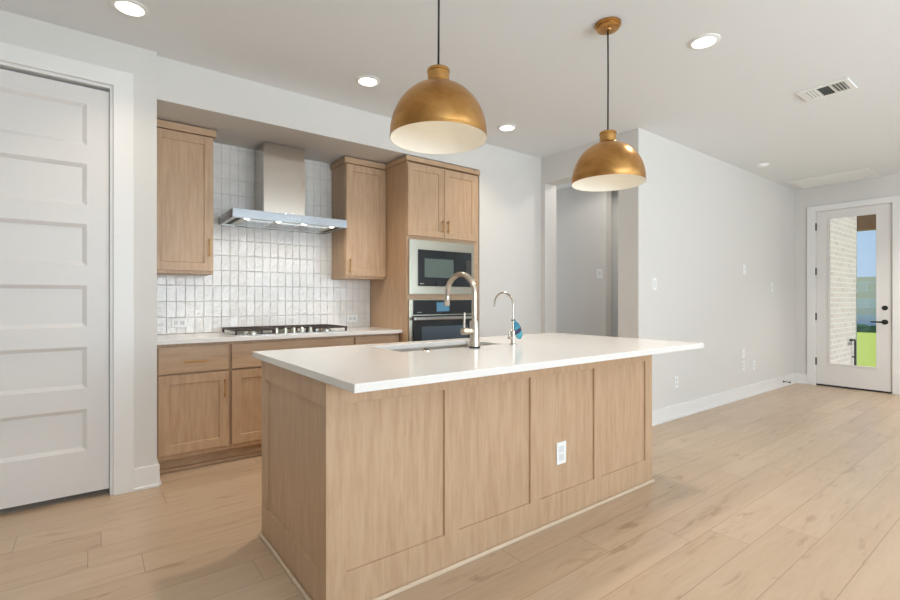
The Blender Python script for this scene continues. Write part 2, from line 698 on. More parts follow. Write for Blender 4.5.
# pantry wall with its door opening
DX0, DX1, DZ = -0.76, 0.11, 2.48
XTW = XT1 + .004 + NX
struct(obj('wall_pantry', B((X0, DX0, YP, YP + .13, 0, H), (DX0, DX1, YP, YP + .13, DZ, H),
                            (DX1, XPW, YP, YNW + .12, 0, H), (DX0, DX1, 3.95, 4.05, 0, DZ)), M['wall']))
struct(obj('wall_back', B((XPW, XTW, YNW, YNW + .12, 0, ZS)), M['wall']))
struct(obj('wall_soffit', B((XPW, XTW, YS, YNW + .12, ZS, H)), M['wall']))
struct(obj('wall_kitchen', B((XTW, XH + .19, YS, YNW + .12, 0, H)), M['wall']))
struct(obj('wall_hallway', B((XH, XH + .19, YR, 2.6, 0, H), (XH, XH + .19, 2.6, 3.506, 2.465, H),
                             (XH, XH + .19, 3.506, YS, 0, H)), M['wall']))
struct(obj('wall_right', B((XH + .19, X1, YR, YR + .13, 0, H)), M['wall']))
PY0, PY1, PZ = 1.346, 2.156, 2.41
struct(obj('wall_patio', B((X1, X1 + .15, PY1, YR + .13, 0, H), (X1, X1 + .15, YB, PY0, 0, H),
                           (X1, X1 + .15, PY0, PY1, PZ, H)), M['wall']))
struct(obj('wall_left', B((X0 - .15, X0, YB, YP + .13, 0, H)), M['wall']))
parts = [(X0 - .15, X1 + .15, YB - .15, YB, 0, 0.5), (X0 - .15, X1 + .15, YB - .15, YB, 2.5, H)]
edges = [X0 - .15]
for wx in WIN_X:
    edges += [wx - .8, wx + .8]
edges.append(X1 + .15)
for i in range(0, len(edges), 2):
    parts.append((edges[i], edges[i + 1], YB - .15, YB, 0.5, 2.5))
struct(obj('wall_rear', B(*parts), M['wall']))
for i, wx in enumerate(WIN_X):  # unseen window frames, added around the rear fill lights
    wf = struct(obj('window_%d' % (i + 1), B((wx - .8, wx - .74, YB - .1, YB - .04, .5, 2.5), (wx + .74, wx + .8, YB - .1, YB - .04, .5, 2.5),
                (wx - .74, wx + .74, YB - .1, YB - .04, .5, .56), (wx - .74, wx + .74, YB - .1, YB - .04, 2.44, 2.5),
                (wx - .74, wx + .74, YB - .1, YB - .04, 1.48, 1.52)), M['trim']))
# hallway beyond the opening
struct(obj('wall_hall_end', B((5.3, 5.42, 3.64, 6.2, 0, H)), M['wall']))
struct(obj('wall_hall_far', B((5.62, 5.74, 2.504, 4.0, 2.46, H), (5.62, 5.74, 3.655, 4.0, 0, 2.46), (5.62, 5.74, 2.504, 2.83, 0, 2.46)), M['wall']))
struct(obj('wall_hall_side', B((XH + .07, XH + .19, YNW + .12, 6.2, 0, H)), M['wall']))

# trims
def casing(name, place, u0, u1, w, z1, hd, d):
    """flat door casing: one U-shaped board of width w round an opening u0..u1, z1 high; place(u, v, d)"""
    bm = bmesh.new()
    out = [(u0 - w, 0), (u0, 0), (u0, z1), (u1, z1), (u1, 0), (u1 + w, 0), (u1 + w, z1 + hd), (u0 - w, z1 + hd)]
    A = [bm.verts.new(place(u, v, 0)) for u, v in out]
    C = [bm.verts.new(place(u, v, d)) for u, v in out]
    n = len(out)
    for q in (A, C):
        for f in ((0, 1, 2, 7), (2, 3, 6, 7), (3, 4, 5, 6)):
            bm.faces.new([q[i] for i in f])
    for i in range(n):
        bm.faces.new((A[i], A[(i + 1) % n], C[(i + 1) % n], C[i]))
    bmesh.ops.recalc_face_normals(bm, faces=bm.faces)
    return struct(obj(name, bm, M['trim'], bevel=0.003))


casing('trim_1', lambda u, v, d: (u, YP - d, v), DX0 + .004, DX1 - .004, .104, DZ - .004, .098, .02)
# jamb lining inside the pantry opening
struct(obj('trim_2', B((DX1 - .02, DX1, YP + .0005, YP + .129, 0, DZ), (DX0, DX0 + .02, YP + .0005, YP + .129, 0, DZ),
                       (DX0 + .02, DX1 - .02, YP + .0005, YP + .129, DZ - .02, DZ)), M['trim']))
casing('trim_3', lambda u, v, d: (X1 - d, u, v), PY0 + .008, PY1 - .008, .093, PZ - .008, .078, .02)
casing('trim_4', lambda u, v, d: (5.62 - d, u, v), 2.85, 3.645, .108, 2.44, .115, .02)
struct(obj('door_3', B((5.66, 5.70, 2.84, 3.65, 0.01, 2.455)), M['door'], bevel=0.002))


def baseboard(name, segs, h=0.138):
    bm = bmesh.new()
    for ax, a, b, p, sgn in segs:      # ax: runs along; p: wall plane; sgn: side the room is on
        for (t, z0, z1) in ((0.014, 0.0, h), (0.026, 0.0, 0.018)):
            q0, q1 = sorted((p, p + sgn * t))
            if ax == 'X':
                box(bm, a, b, q0, q1, z0, z1)
            else:
                box(bm, q0, q1, a, b, z0, z1)
    return struct(obj(name, bm, M['trim'], bevel=0.003))


baseboard('baseboard_right', [('X', XH + .0, X1 - .026, YR, -1)])
baseboard('baseboard_patio', [('Y', 2.241, YR, X1, -1), ('Y', YB, 1.258, X1, -1)])
baseboard('baseboard_pantry', [('X', 0.21, XPW + .014, YP, -1), ('X', X0, DX0 - .11, YP, -1), ('Y', YP, YP + .13, XPW, 1)])
baseboard('baseboard_back', [('X', XTW, XH, YS, -1)])
baseboard('baseboard_hallway', [('Y', YR, 2.6, XH, -1)])

# pantry door: six sunk panels
zs = [0.012]
for zb in (0.286, 0.656, 1.02, 1.384, 1.742, 2.1):
    zs += [zb - .0, zb + 0.247]
zs.append(2.446)
zs[0] = 0.035
door = struct(obj('door_1', paneled([DX0 + .024, -0.65, -0.02, DX1 - .0225], zs, {(1, j) for j in range(1, 12, 2)}, 0.04, 0.017, 0.022, front(YP + .03)),
                  M['door'], bevel=0.0008))
bm = bmesh.new()
lathe(bm, [(0, -.062), (0.02, -.058), (0.027, -.045), (0.02, -.03), (0.011, -.024), (0.011, -.008), (0.03, -.006), (0.03, 0)], (DX0 + .09, YP + .03, 0.95), 24, 'Y')
obj('door_knob', bm, M['nickel'], door, smooth=True)

# patio door
pd = struct(obj('door_2', (lambda bm: bm)(paneled([1.366, 1.506, 2.000, 2.140], [0.02, 0.312, 2.29, 2.40], set(), 0.045, 0, 0,
                                                  lambda u, v, w: (X1 + .012 + w, u, v))), M['door']))
# rebuild the slab as a frame with a real opening for the glass
me = pd.data
bm = bmesh.new()
L = ROOTS[pd.name]
for b in ((X1 + .012, X1 + .057, 1.366, 1.506, .02, 2.40), (X1 + .012, X1 + .057, 2.000, 2.140, .02, 2.40),
          (X1 + .012, X1 + .057, 1.506, 2.000, .02, .312), (X1 + .012, X1 + .057, 1.506, 2.000, 2.29, 2.40)):
    box(bm, *b)
for v in bm.verts:
    v.co -= L
bm.to_mesh(me)
bm.free()
obj('glass_pane', B((X1 + .03, X1 + .036, 1.507, 1.999, .313, 2.289)), M['glass'], pd)
bm = bmesh.new()
g0, g1, h0, h1, t = 1.492, 2.014, 0.298, 2.304, 0.022
for b in ((X1 + .004, X1 + .0125, g0, g0 + t, h0, h1), (X1 + .004, X1 + .0125, g1 - t, g1, h0, h1),
          (X1 + .004, X1 + .0125, g0 + t, g1 - t, h0, h0 + t), (X1 + .004, X1 + .0125, g0 + t, g1 - t, h1 - t, h1)):
    box(bm, *b)
obj('glazing_bead', bm, M['door'], pd, bevel=0.004)
for hz in (2.193, 1.576, 0.951, 0.334):
    bm = B((X1 + .001, X1 + .0125, 2.136, 2.150, hz - .05, hz + .05))
    lathe(bm, [(0, -.052), (.0065, -.05), (.0065, .05), (0, .052)], (X1 - .002, 2.143, hz), 12)
    obj('hinge', bm, M['black'], pd)
bm = bmesh.new()
lathe(bm, [(0, -.012), (.024, -.012), (.03, -.006), (.03, 0)], (X1 + .012, 1.430, 1.079), 28, 'X')
lathe(bm, [(0, -.02), (.012, -.02), (.012, -.01)], (X1 + .012, 1.430, 1.079), 20, 'X')
obj('deadbolt', bm, M['black'], pd, smooth='auto')
bm = bmesh.new()
lathe(bm, [(0, -.012), (.026, -.012), (.032, -.006), (.032, 0)], (X1 + .012, 1.430, .9), 28, 'X')
tube(bm, [(X1 + .004, 1.430, .9), (X1 - .045, 1.430, .9)], .011)
tube(bm, [(X1 - .045, 1.423, .9), (X1 - .047, 1.468, .9), (X1 - .042, 1.558, .9)], [.011, .010, .008])
obj('door_handle', bm, M['black'], pd, smooth='auto')
obj('door_sweep', B((X1 + .008, X1 + .06, 1.366, 2.140, 0.004, 0.022)), M['rubber'], pd)
struct(obj('trim_5', B((X1 + .0, X1 + .15, PY1 - .014, PY1, 0, PZ), (X1 + .0, X1 + .15, PY0, PY0 + .016, 0, PZ), (X1, X1 + .15, PY0 + .016, PY1 - .014, PZ - .008, PZ)), M['trim']))

# ------------------------------------------------------------------ cabinets
before_niche = set(SC.objects)
HANDLE_N = 0


def bar_handle(parent, x, z, yf, length, vertical, label=None):
    bm = bmesh.new()
    h = length / 2
    r = 0.0052
    if vertical:
        tube(bm, [(x, yf - .03, z - h), (x, yf - .03, z + h)], r, 12)
        for s in (-1, 1):
            tube(bm, [(x, yf - .03, z + s * (h - .018)), (x, yf, z + s * (h - .018))], .0045, 10)
    else:
        tube(bm, [(x - h, yf - .03, z), (x + h, yf - .03, z)], r, 12)
        for s in (-1, 1):
            tube(bm, [(x + s * (h - .018), yf - .03, z), (x + s * (h - .018), yf, z)], .0045, 10)
    o = obj('handle', bm, M['brass'], parent, smooth='auto')
    return o


def shaker(name, parent, x0, x1, z0, z1, yf, th=0.02, rail=0.062):
    return obj(name, paneled([x0, x0 + rail, x1 - rail, x1], [z0, z0 + rail, z1 - rail, z1], {(1, 1)}, th, 0.009, 0.003, front(yf)),
               M['wood_v'], parent, bevel=0.0016)


YC = 3.645      # face of base doors
YF = 3.666      # face frame behind


def base_cabinet(x0, x1, label, doors, kind):
    t = thing('base_cabinet', ((x0 + x1) / 2, (YF + YN) / 2, 0), label, 'cabinet', 'base cabinets under the cooktop counter')
    obj('cabinet_body', B((x0, x1, YF, YN - .03, 0.100, 0.883)), M['wood_v'], t, bevel=0.001)
    obj('toe_kick', B((x0, x1, YF + .07, YN - .03, 0.0, 0.100), (x0, x1, YF + .05, YF + .07, 0, .02)), M['wood_h'], t)
    ws = 0.0055
    dr = obj('drawer_front', B((x0 + ws + .004, x1 - ws - .004, YC, YF, 0.682, 0.862)), M['wood_h'], t, bevel=0.0016)
    if kind == 'drawer':
        bar_handle(dr, (x0 + x1) / 2, 0.758, YC, 0.14, False)
    n = len(doors)
    w = (x1 - x0 - 2 * ws) / n
    for i, side in enumerate(doors):
        a = x0 + ws + i * w + .004
        b = x0 + ws + (i + 1) * w - .004
        d = shaker('door', t, a, b, 0.135, 0.670, YC)
        bar_handle(d, b - .032 if side == 'R' else a + .032, 0.555, YC, 0.132, True)
    return t


base_cabinet(XP + .014, 0.757, 'brown wood base cabinet beside pantry wall, drawer with brass bar above a door', ['R'], 'drawer')
base_cabinet(0.757, 1.732, 'wide brown wood base cabinet directly under the gas cooktop, partly behind island', ['R', 'L'], 'false')
base_cabinet(1.732, XT0 - .004, 'narrow brown wood base cabinet beside tall oven cabinet, mostly hidden by island', ['L'], 'drawer')

bm = B((XP + .003, XT0 - .003, 3.606, YN, 0.884, 0.914))
tag(obj('countertop', bm, M['quartz'], bevel=0.002), 'white quartz countertop along the tiled wall, holding the cooktop', 'countertop')

# tiled backsplash: stacked glossy tiles, each slightly tilted
bm = bmesh.new()
PW, PH, G = 0.0655, 0.1272, 0.0022
x = XP + .002
zt = ZS - .001
UU = [0, .03, .06, .25, .5, .75, .94, .97, 1]
VV = [0, .015, .03, .2, .4, .6, .8, .97, .985, 1]
grid_n = (len(UU) - 1, len(VV) - 1)
while x < XT0 - .01:
    x1 = min(x + PW, XT0 - .003)
    z = 0.915
    while z < zt - .01:
        z1 = min(z + PH, zt)
        tx, tz, ph0 = random.uniform(-.045, .045), random.uniform(-.028, .028), random.random() * 6
        nx, nz = grid_n
        vs = []
        for i in range(nx + 1):
            for j in range(nz + 1):
                u, v = UU[i], VV[j]
                px = x + G / 2 + (x1 - x - G) * u
                pz = z + G / 2 + (z1 - z - G) * v
                hgt = 0.0062 + tx * (u - .5) * PW + tz * (v - .5) * PH + 0.0007 * math.sin(u * 5 + ph0) * math.cos(v * 6 + ph0 * 1.7)
                if i in (0, nx) or j in (0, nz):
                    hgt = 0.0042
                vs.append(bm.verts.new((px, YN - .001 - hgt, pz)))
        for i in range(nx):
            for j in range(nz):
                a = i * (nz + 1) + j
                bm.faces.new((vs[a], vs[a + nz + 1], vs[a + nz + 2], vs[a + 1]))
        z += PH
    x += PW
bs = thing('tile_backsplash', ((XP + XT0) / 2, YN, 0.914), 'white glossy stacked tile backsplash behind the cooktop and range hood', 'backsplash')
obj('tiles', bm, M['tile'], bs, smooth=True)
obj('grout', B((XP + .001, XT0 - .003, YN - .0025, YN - .0005, 0.9145, ZS - .001)), M['grout'], bs)


def crown(parent, x0, x1, yf, yb, z0, z1, left, right):
    bm = bmesh.new()
    o = 0.016
    box(bm, x0 - (o if left else 0), x1 + (o if right else 0), yf - o, yb, z0, z1)
    return obj('crown', bm, M['wood_h'], parent, bevel=0.003)


YU = 3.90
ZU0, ZU1 = 1.376, 2.412


def wall_cabinet(x0, x1, label, hx, hz, cl, cr):
    t = thing('wall_cabinet', ((x0 + x1) / 2, (YU + YN) / 2, ZU0), label, 'cabinet', 'wall cabinets either side of the hood')
    obj('cabinet_body', B((x0, x1, YU + .021, YN - .014, ZU0, ZU1)), M['wood_v'], t, bevel=0.001)
    d = shaker('door', t, x0 + .004, x1 - .004, ZU0 + .022, ZU1 - .006, YU, rail=0.06)
    bar_handle(d, hx, hz, YU, 0.135, True)
    crown(t, x0, x1 - (.014 if not cr else 0), YU + .004, YN - .014, ZU1, ZU1 + .052, cl, cr)
    return t


wall_cabinet(XP + .004, 0.695, 'brown wood wall cabinet left of the range hood, beside pantry wall', 0.662, 1.572, False, True)
wall_cabinet(1.772, XT0 - .004, 'brown wood wall cabinet between range hood and tall oven cabinet', 1.806, 1.485, True, False)

# tall oven cabinet
YT = 3.52      # door faces
YTF = 3.541    # frame face
tc_ = thing('tall_oven_cabinet', ((XT0 + XT1) / 2, (YTF + YN) / 2, 0), 'tall brown wood cabinet housing the microwave and oven', 'cabinet')
MX0, MX1, MZ0, MZ1 = 2.20, 2.945, 1.232, 1.722
OZ0, OZ1 = 0.45, 1.184
obj('cabinet_body', B((XT0, XT0 + .018, YTF, YN, 0.105, 2.42), (XT1 - .018, XT1, YTF, YN, 0.105, 2.42), (XT0 + .018, XT1 - .018, YN - .02, YN, .105, 2.42),
                      (XT0 + .018, XT1 - .018, YTF + .02, YN - .02, 2.402, 2.42), (XT0 + .018, XT1 - .018, YTF, YN - .02, .105, .42)), M['wood_v'], tc_, bevel=0.001)
obj('face_frame', B((XT0 + .018, MX1 + .002, YTF, YTF + .02, MZ1 + .001, 2.401), (XT0 + .018, MX1 + .002, YTF, YTF + .02, OZ1 + .001, MZ0 - .001),
                    (MX1 + .002, XT1 - .018, YTF, YTF + .02, .421, 2.401), (XT0 + .018, MX1 + .002, YTF, YTF + .02, .421, OZ0 - .001)), M['wood_h'], tc_)
obj('toe_kick', B((XT0, XT1, YTF + .07, YN, 0, .105)), M['wood_h'], tc_)
d = shaker('door', tc_, XT0 + .004, 2.584, 1.757, 2.402, YT, rail=0.058)
bar_handle(d, 2.584 - .03, 1.863, YT, 0.12, True)
d = shaker('door', tc_, 2.589, 2.985, 1.757, 2.402, YT, rail=0.058)
bar_handle(d, 2.589 + .03, 1.863, YT, 0.12, True)
dl = obj('drawer_front', B((XT0 + .006, XT1 - .04, YT, YTF, .14, .40)), M['wood_h'], tc_, bevel=0.0016)
bar_handle(dl, (XT0 + XT1) / 2, .27, YT, .155, False)
crown(tc_, XT0, XT1 - .0, YT + .01, YN - .014, 2.42, 2.462, True, False)

# microwave
mw = thing('microwave', ((MX0 + MX1) / 2, YT + .05, MZ0), 'built-in stainless microwave with black glass, above the wall oven', 'microwave')
obj('trim_frame', paneled([MX0, MX0 + .088, MX1 - .035, MX1], [MZ0, MZ0 + .075, MZ1 - .085, MZ1], {(1, 1)}, .035, .004, .002, front(YT - .004)), M['steel_warm'], mw, bevel=.0015)
obj('case', B((MX0 + .03, MX1 - .03, YTF + .001, YTF + .40, MZ0 + .02, MZ1 - .02)), M['slot'], mw)
gd = obj('door_glass', B((MX0 + .09, MX1 - .037, YT - .012, YT - .0005, MZ0 + .077, MZ1 - .087)), M['black_glass'], mw, bevel=.001)
obj('window', B((MX0 + .155, MX0 + .155 + .33, YT - .0135, YT - .0118, MZ0 + .155, MZ1 - .165)), M['mw_window'], gd)
obj('maker_mark', B((MX0 + .105, MX0 + .145, YT - .013, YT - .0118, MZ0 + .093, MZ0 + .099)), M['mark'], gd)
obj('keypad', B((MX1 - .105, MX1 - .05, YT - .0127, YT - .0118, MZ0 + .12, MZ0 + .33)), M['slot'], gd)

# wall oven
ov = thing('wall_oven', ((MX0 + MX1) / 2, YT + .05, OZ0), 'built-in stainless wall oven with blue screen, below the microwave', 'oven')
obj('frame', B((MX0, MX1, YT - .002, YT + .025, OZ0, OZ1)), M['steel_warm'], ov, bevel=.0015)
obj('case', B((MX0 + .03, MX1 - .03, YTF + .006, YTF + .50, OZ0 + .02, OZ1 - .02)), M['slot'], ov)
cp = obj('control_panel', B((MX0 + .04, MX1 - .004, YT - .012, YT - .0025, 1.048, 1.18)), M['black_glass'], ov, bevel=.001)
obj('screen', B((2.49, 2.635, YT - .0135, YT - .0118, 1.075, 1.158)), M['screen'], cp)
bm = bmesh.new()
for i, wd in enumerate((.006, .006, .012, .006)):
    box(bm, MX0 + .075 + i * .014, MX0 + .075 + i * .014 + wd, YT - .0128, YT - .0118, 1.066, 1.072)
obj('maker_mark', bm, M['mark'], cp)
dr = obj('door', B((MX0 + .035, MX1 - .004, YT - .02, YT - .0025, OZ0 + .01, 1.04)), M['black_glass'], ov, bevel=.002)
obj('window', B((MX0 + .12, MX1 - .09, YT - .0215, YT - .0198, .60, .94)), M['oven_window'], dr)
bm = bmesh.new()
box(bm, MX0 + .012, MX1 - .012, YT - .075, YT - .05, 1.0, 1.03)
for xx in (MX0 + .05, MX1 - .05):
    box(bm, xx - .012, xx + .012, YT - .05, YT - .02, 1.003, 1.027)
obj('handle', bm, M['steel'], dr, bevel=.006)

# ------------------------------------------------------------------ range hood
HX0, HX1, HY, HZ0, HZ1 = 0.79, 1.707, 3.735, 1.797, 1.866
hd = thing('range_hood', ((HX0 + HX1) / 2, (HY + YN) / 2, HZ0), 'stainless chimney range hood over the gas cooktop', 'range hood')
bm = bmesh.new()
box(bm, HX0, HX1, HY, HY + .012, HZ0, HZ1)
box(bm, HX0, HX0 + .012, HY + .012, YN - .014, HZ0, HZ1)
box(bm, HX1 - .012, HX1, HY + .012, YN - .014, HZ0, HZ1)
box(bm, HX0 + .012, HX1 - .012, YN - .02, YN - .014, HZ0, HZ1)
box(bm, HX0 + .012, HX1 - .012, HY + .012, YN - .02, HZ1 - .006, HZ1)
obj('canopy', bm, M['steel_hood'], hd, bevel=.0015)
un = obj('underside', B((HX0 + .012, HX1 - .012, HY + .012, YN - .02, HZ0 + .006, HZ0 + .010)), M['steel_warm'], hd)
for fx in (HX0 + .13, HX0 + .36, HX0 + .59):
    bm = bmesh.new()
    box(bm, fx, fx + .2, 3.86, 4.16, HZ0 + .002, HZ0 + .0062)
    for k in range(9):
        box(bm, fx + .015 + k * .02, fx + .021 + k * .02, 3.88, 4.14, HZ0 + .0005, HZ0 + .0022)
    obj('grease_filter', bm, M['steel'], un)
for sx in (HX0 + .04, HX1 - .075):
    obj('side_slot', B((sx, sx + .035, 3.80, 4.14, HZ0 + .004, HZ0 + .0065)), M['slot'], un)
CX0, CX1, CY = 1.071, 1.413, 3.94
obj('lower_chimney', B((CX0, CX1, CY, YN - .014, HZ1, 2.36)), M['steel_v'], hd, bevel=.001)
obj('upper_chimney', B((CX0 + .004, CX1 - .004, CY + .004, YN - .014, 2.36, ZS - .002)), M['steel_v'], hd, bevel=.001)
for lx in (HX0 + .115, HX0 + .355, HX0 + .56, HX0 + .80):
    bm = bmesh.new()
    lathe(bm, [(0, 0), (.017, 0), (.021, .004), (.021, .007)], (lx, 3.79, HZ0 + .001), 24)
    ol = obj('lamp', bm, M['hood_lens'], un)
    light('hood_lamp', 'SPOT', (lx, 3.79, HZ0 - .004), 2.0, (1.0, .94, .84), (D(18), 0, 0), spot_size=D(140), spot_blend=.6, shadow_soft_size=.02)
bm = bmesh.new()
for k in range(4):
    lathe(bm, [(0, -.003), (.006, -.003), (.006, 0)], (1.20 + k * .03, HY, (HZ0 + HZ1) / 2), 12, 'Y')
obj('button', bm, M['steel'], hd)

# ------------------------------------------------------------------ cooktop
ct = thing('gas_cooktop', (1.247, 3.93, .914), 'stainless gas cooktop with black iron grates on the tiled-wall counter', 'cooktop')
KX0, KX1, KY0, KY1 = 0.79, 1.704, 3.672, 4.17
bm = B((KX0, KX1, KY0, KY1, .9142, .922))
obj('steel_tray', bm, M['steel'], ct, bevel=.003)


def grate(x0, x1, y0, y1):
    bm = bmesh.new()
    zt_, th, w = .958, .012, .012
    box(bm, x0, x1, y0, y0 + w, zt_ - th, zt_)
    box(bm, x0, x1, y1 - w, y1, zt_ - th, zt_)
    box(bm, x0, x0 + w, y0 + w, y1 - w, zt_ - th, zt_)
    box(bm, x1 - w, x1, y0 + w, y1 - w, zt_ - th, zt_)
    ym = (y0 + y1) / 2
    xm = (x0 + x1) / 2
    box(bm, x0 + w, x1 - w, ym - w / 2, ym + w / 2, zt_ - th, zt_)
    for yy in ((y0 + ym) / 2, (y1 + ym) / 2):
        box(bm, x0 + w, xm - .035, yy - w / 2, yy + w / 2, zt_ - th, zt_)
        box(bm, xm + .035, x1 - w, yy - w / 2, yy + w / 2, zt_ - th, zt_)
    for xx in (xm,):
        box(bm, xx - w / 2, xx + w / 2, y0 + w, y0 + .08, zt_ - th, zt_)
        box(bm, xx - w / 2, xx + w / 2, y1 - .08, y1 - w, zt_ - th, zt_)
    for xx in (x0 + .002, x1 - .018):
        for yy in (y0 + .002, y1 - .018):
            box(bm, xx, xx + .016, yy, yy + .016, .922, zt_ - th)
    return obj('grate', bm, M['iron'], ct, bevel=.002)


grate(KX0 + .01, KX0 + .305, KY0 + .03, KY1 - .02)
grate(KX0 + .31, KX1 - .31, KY0 + .13, KY1 - .02)
grate(KX1 - .305, KX1 - .01, KY0 + .03, KY1 - .02)
for bx, by, br in ((.95, 3.80, .036), (.95, 4.04, .045), (1.247, 3.98, .058), (1.545, 3.80, .03), (1.545, 4.04, .045)):
    bm = bmesh.new()
    lathe(bm, [(br * 1.25, 0), (br * 1.25, .006), (br, .010), (br, .018), (br * .9, .022), (0, .023)], (bx, by, .922), 28)
    obj('burner', bm, M['steel_warm'], ct, smooth='auto')
for k in range(5):
    bm = bmesh.new()
    lathe(bm, [(.021, 0), (.021, .006), (.017, .010), (.016, .032), (.012, .036), (0, .036)], (1.11 + k * .0685, 3.735, .922), 24)
    box(bm, 1.11 + k * .0685 - .003, 1.11 + k * .0685 + .003, 3.72, 3.75, .955, .962)
    obj('knob', bm, M['steel_warm'], ct, smooth='auto')

for o in set(SC.objects) - before_niche:
    if o.parent is None:
        o.location.x += NX
        o.location.y += NY

# ------------------------------------------------------------------ island
IX0, IX1, IY0, IY1 = 0.683, 2.901, 1.6475, 2.466
isl = thing('kitchen_island', ((IX0 + IX1) / 2, (IY0 + IY1) / 2, 0), 'large light brown wood kitchen island body with panelled sides', 'island')
SX = .012
core = bmesh.new()
SKX0, SKX1, SKY0, SKY1, SKZ = 1.260, 2.002, 2.072, 2.454, 0.66
box(core, IX0 + .02, IX1 - .02, IY0 + .02, IY1, .0, SKZ)
box(core, IX0 + .02, SKX0, IY0 + .02, IY1, SKZ, .883)
box(core, SKX1, IX1 - .02, IY0 + .02, IY1, SKZ, .883)
box(core, SKX0, SKX1, IY0 + .02, SKY0, SKZ, .883)
box(core, SKX0, SKX1, SKY1, IY1, SKZ, .883)
obj('cabinet_core', core, M['wood_v'], isl)
sx_ = [IX0, .762, 1.224, 1.304, 1.763, 1.836, 2.288, 2.352, 2.822, IX1]
obj('front_panel', paneled(sx_, [.0, .156, .79, .883], {(1, 1), (3, 1), (5, 1), (7, 1)}, .02, .011, .001, front(IY0)), M['wood_v'], isl, bevel=.0012)
ex = paneled([IY0 + .0201, 1.714, 2.393, IY1], [.0, .152, .788, .883], {(1, 1)}, .0199, .013, .002, lambda u, v, w: (IX0 + w, u, v))
obj('end_panel', ex, M['wood_v'], isl, bevel=.0012)
ex = paneled([IY0 + .0201, 1.714, 2.393, IY1], [.0, .152, .788, .883], {(1, 1)}, .0199, .013, .002, lambda u, v, w: (IX1 - w, u, v))
obj('end_panel', ex, M['wood_v'], isl, bevel=.0012)
bm = bmesh.new()
box(bm, IX0 - .014, IX1 + .014, IY0 - .014, IY0, 0, .02)
box(bm, IX0 - .014, IX0, IY0, IY1, 0, .02)
box(bm, IX1, IX1 + .014, IY0, IY1, 0, .02)
M['wood_pale'] = wood('maple_pale', (1.3, 13, 13), srgb(214, 192, 166), srgb(204, 180, 153), srgb(222, 202, 178))
obj('shoe_moulding', bm, M['wood_pale'], isl, bevel=.006, seg=3)
for k in range(4):         # doors on the working side
    a = IX0 + .03 + k * .54
    dd = obj('door', paneled([a, a + .06, a + .47, a + .53], [.12, .18, .80, .86], {(1, 1)}, .02, .009, .003, lambda u, v, w: (u, IY1 + .02 - w, v)), M['wood_v'], isl, bevel=.0015)
ot = obj('outlet', B((1.968, 2.044, IY0 + .0035, IY0 + .0105, .303, .421)), M['plastic'], isl, bevel=.002)
for zz in (.323, .367):
    obj('receptacle', B((1.989, 2.023, IY0 + .001, IY0 + .0037, zz, zz + .034)), M['plastic_grey'], ot, bevel=.001)

# countertop with a real sink cut-out
CXL, CXR, CYF, CYB = .6646, 3.019, 1.375, 2.568
SX0, SX1, SY0, SY1 = 1.272, 1.990, 2.084, 2.442


def slab_with_hole(x0, x1, y0, y1, hx0, hx1, hy0, hy1, z0, z1):
    bm = bmesh.new()
    xs, ys = [x0, hx0, hx1, x1], [y0, hy0, hy1, y1]
    for z, fl in ((z0, True), (z1, False)):
        for i in range(3):
            for j in range(3):
                if (i, j) == (1, 1):
                    continue
                q = [(xs[i], ys[j], z), (xs[i + 1], ys[j], z), (xs[i + 1], ys[j + 1], z), (xs[i], ys[j + 1], z)]
                bm.faces.new([bm.verts.new(p) for p in (reversed(q) if fl else q)])
    for lx in (xs, [hx0, hx1]):
        pass
    for i in range(3):
        for y in (y0, y1):
            bm.faces.new([bm.verts.new(p) for p in ((xs[i], y, z0), (xs[i + 1], y, z0), (xs[i + 1], y, z1), (xs[i], y, z1))])
        for xx in (x0, x1):
            bm.faces.new([bm.verts.new(p) for p in ((xx, ys[i], z0), (xx, ys[i + 1], z0), (xx, ys[i + 1], z1), (xx, ys[i], z1))])
    for y in (hy0, hy1):
        bm.faces.new([bm.verts.new(p) for p in ((hx0, y, z0), (hx1, y, z0), (hx1, y, z1), (hx0, y, z1))])
    for xx in (hx0, hx1):
        bm.faces.new([bm.verts.new(p) for p in ((xx, hy0, z0), (xx, hy1, z0), (xx, hy1, z1), (xx, hy0, z1))])
    bmesh.ops.remove_doubles(bm, verts=bm.verts, dist=1e-5)
    bmesh.ops.recalc_face_normals(bm, faces=bm.faces)
    return bm


tag(obj('island_countertop', slab_with_hole(CXL, CXR, CYF, CYB, SX0, SX1, SY0, SY1, .884, .914), M['quartz'], bevel=.0022),
    'white quartz island countertop overhanging the front, with sink cut-out', 'countertop')

sk = thing('kitchen_sink', ((SX0 + SX1) / 2, (SY0 + SY1) / 2, SKZ + .004), 'stainless undermount sink set in the island countertop', 'sink')
bm = bmesh.new()
a0, a1, b0, b1, zb, zt2, th = SKX0 + .004, SKX1 - .004, SKY0 + .004, SKY1 - .004, SKZ + .004, .8835, .004
box(bm, a0, a1, b0, b1, zb, zb + th)
box(bm, a0, a0 + th, b0, b1, zb + th, zt2)
box(bm, a1 - th, a1, b0, b1, zb + th, zt2)
box(bm, a0 + th, a1 - th, b0, b0 + th, zb + th, zt2)
box(bm, a0 + th, a1 - th, b1 - th, b1, zb + th, zt2)
obj('basin', bm, M['sink_steel'], sk)
bm = bmesh.new()
lathe(bm, [(0, .003), (.03, .002), (.034, .006), (.045, .004), (.045, 0)], (1.63, 2.28, zb + th), 28)
obj('drain', bm, M['steel'], sk, smooth='auto')

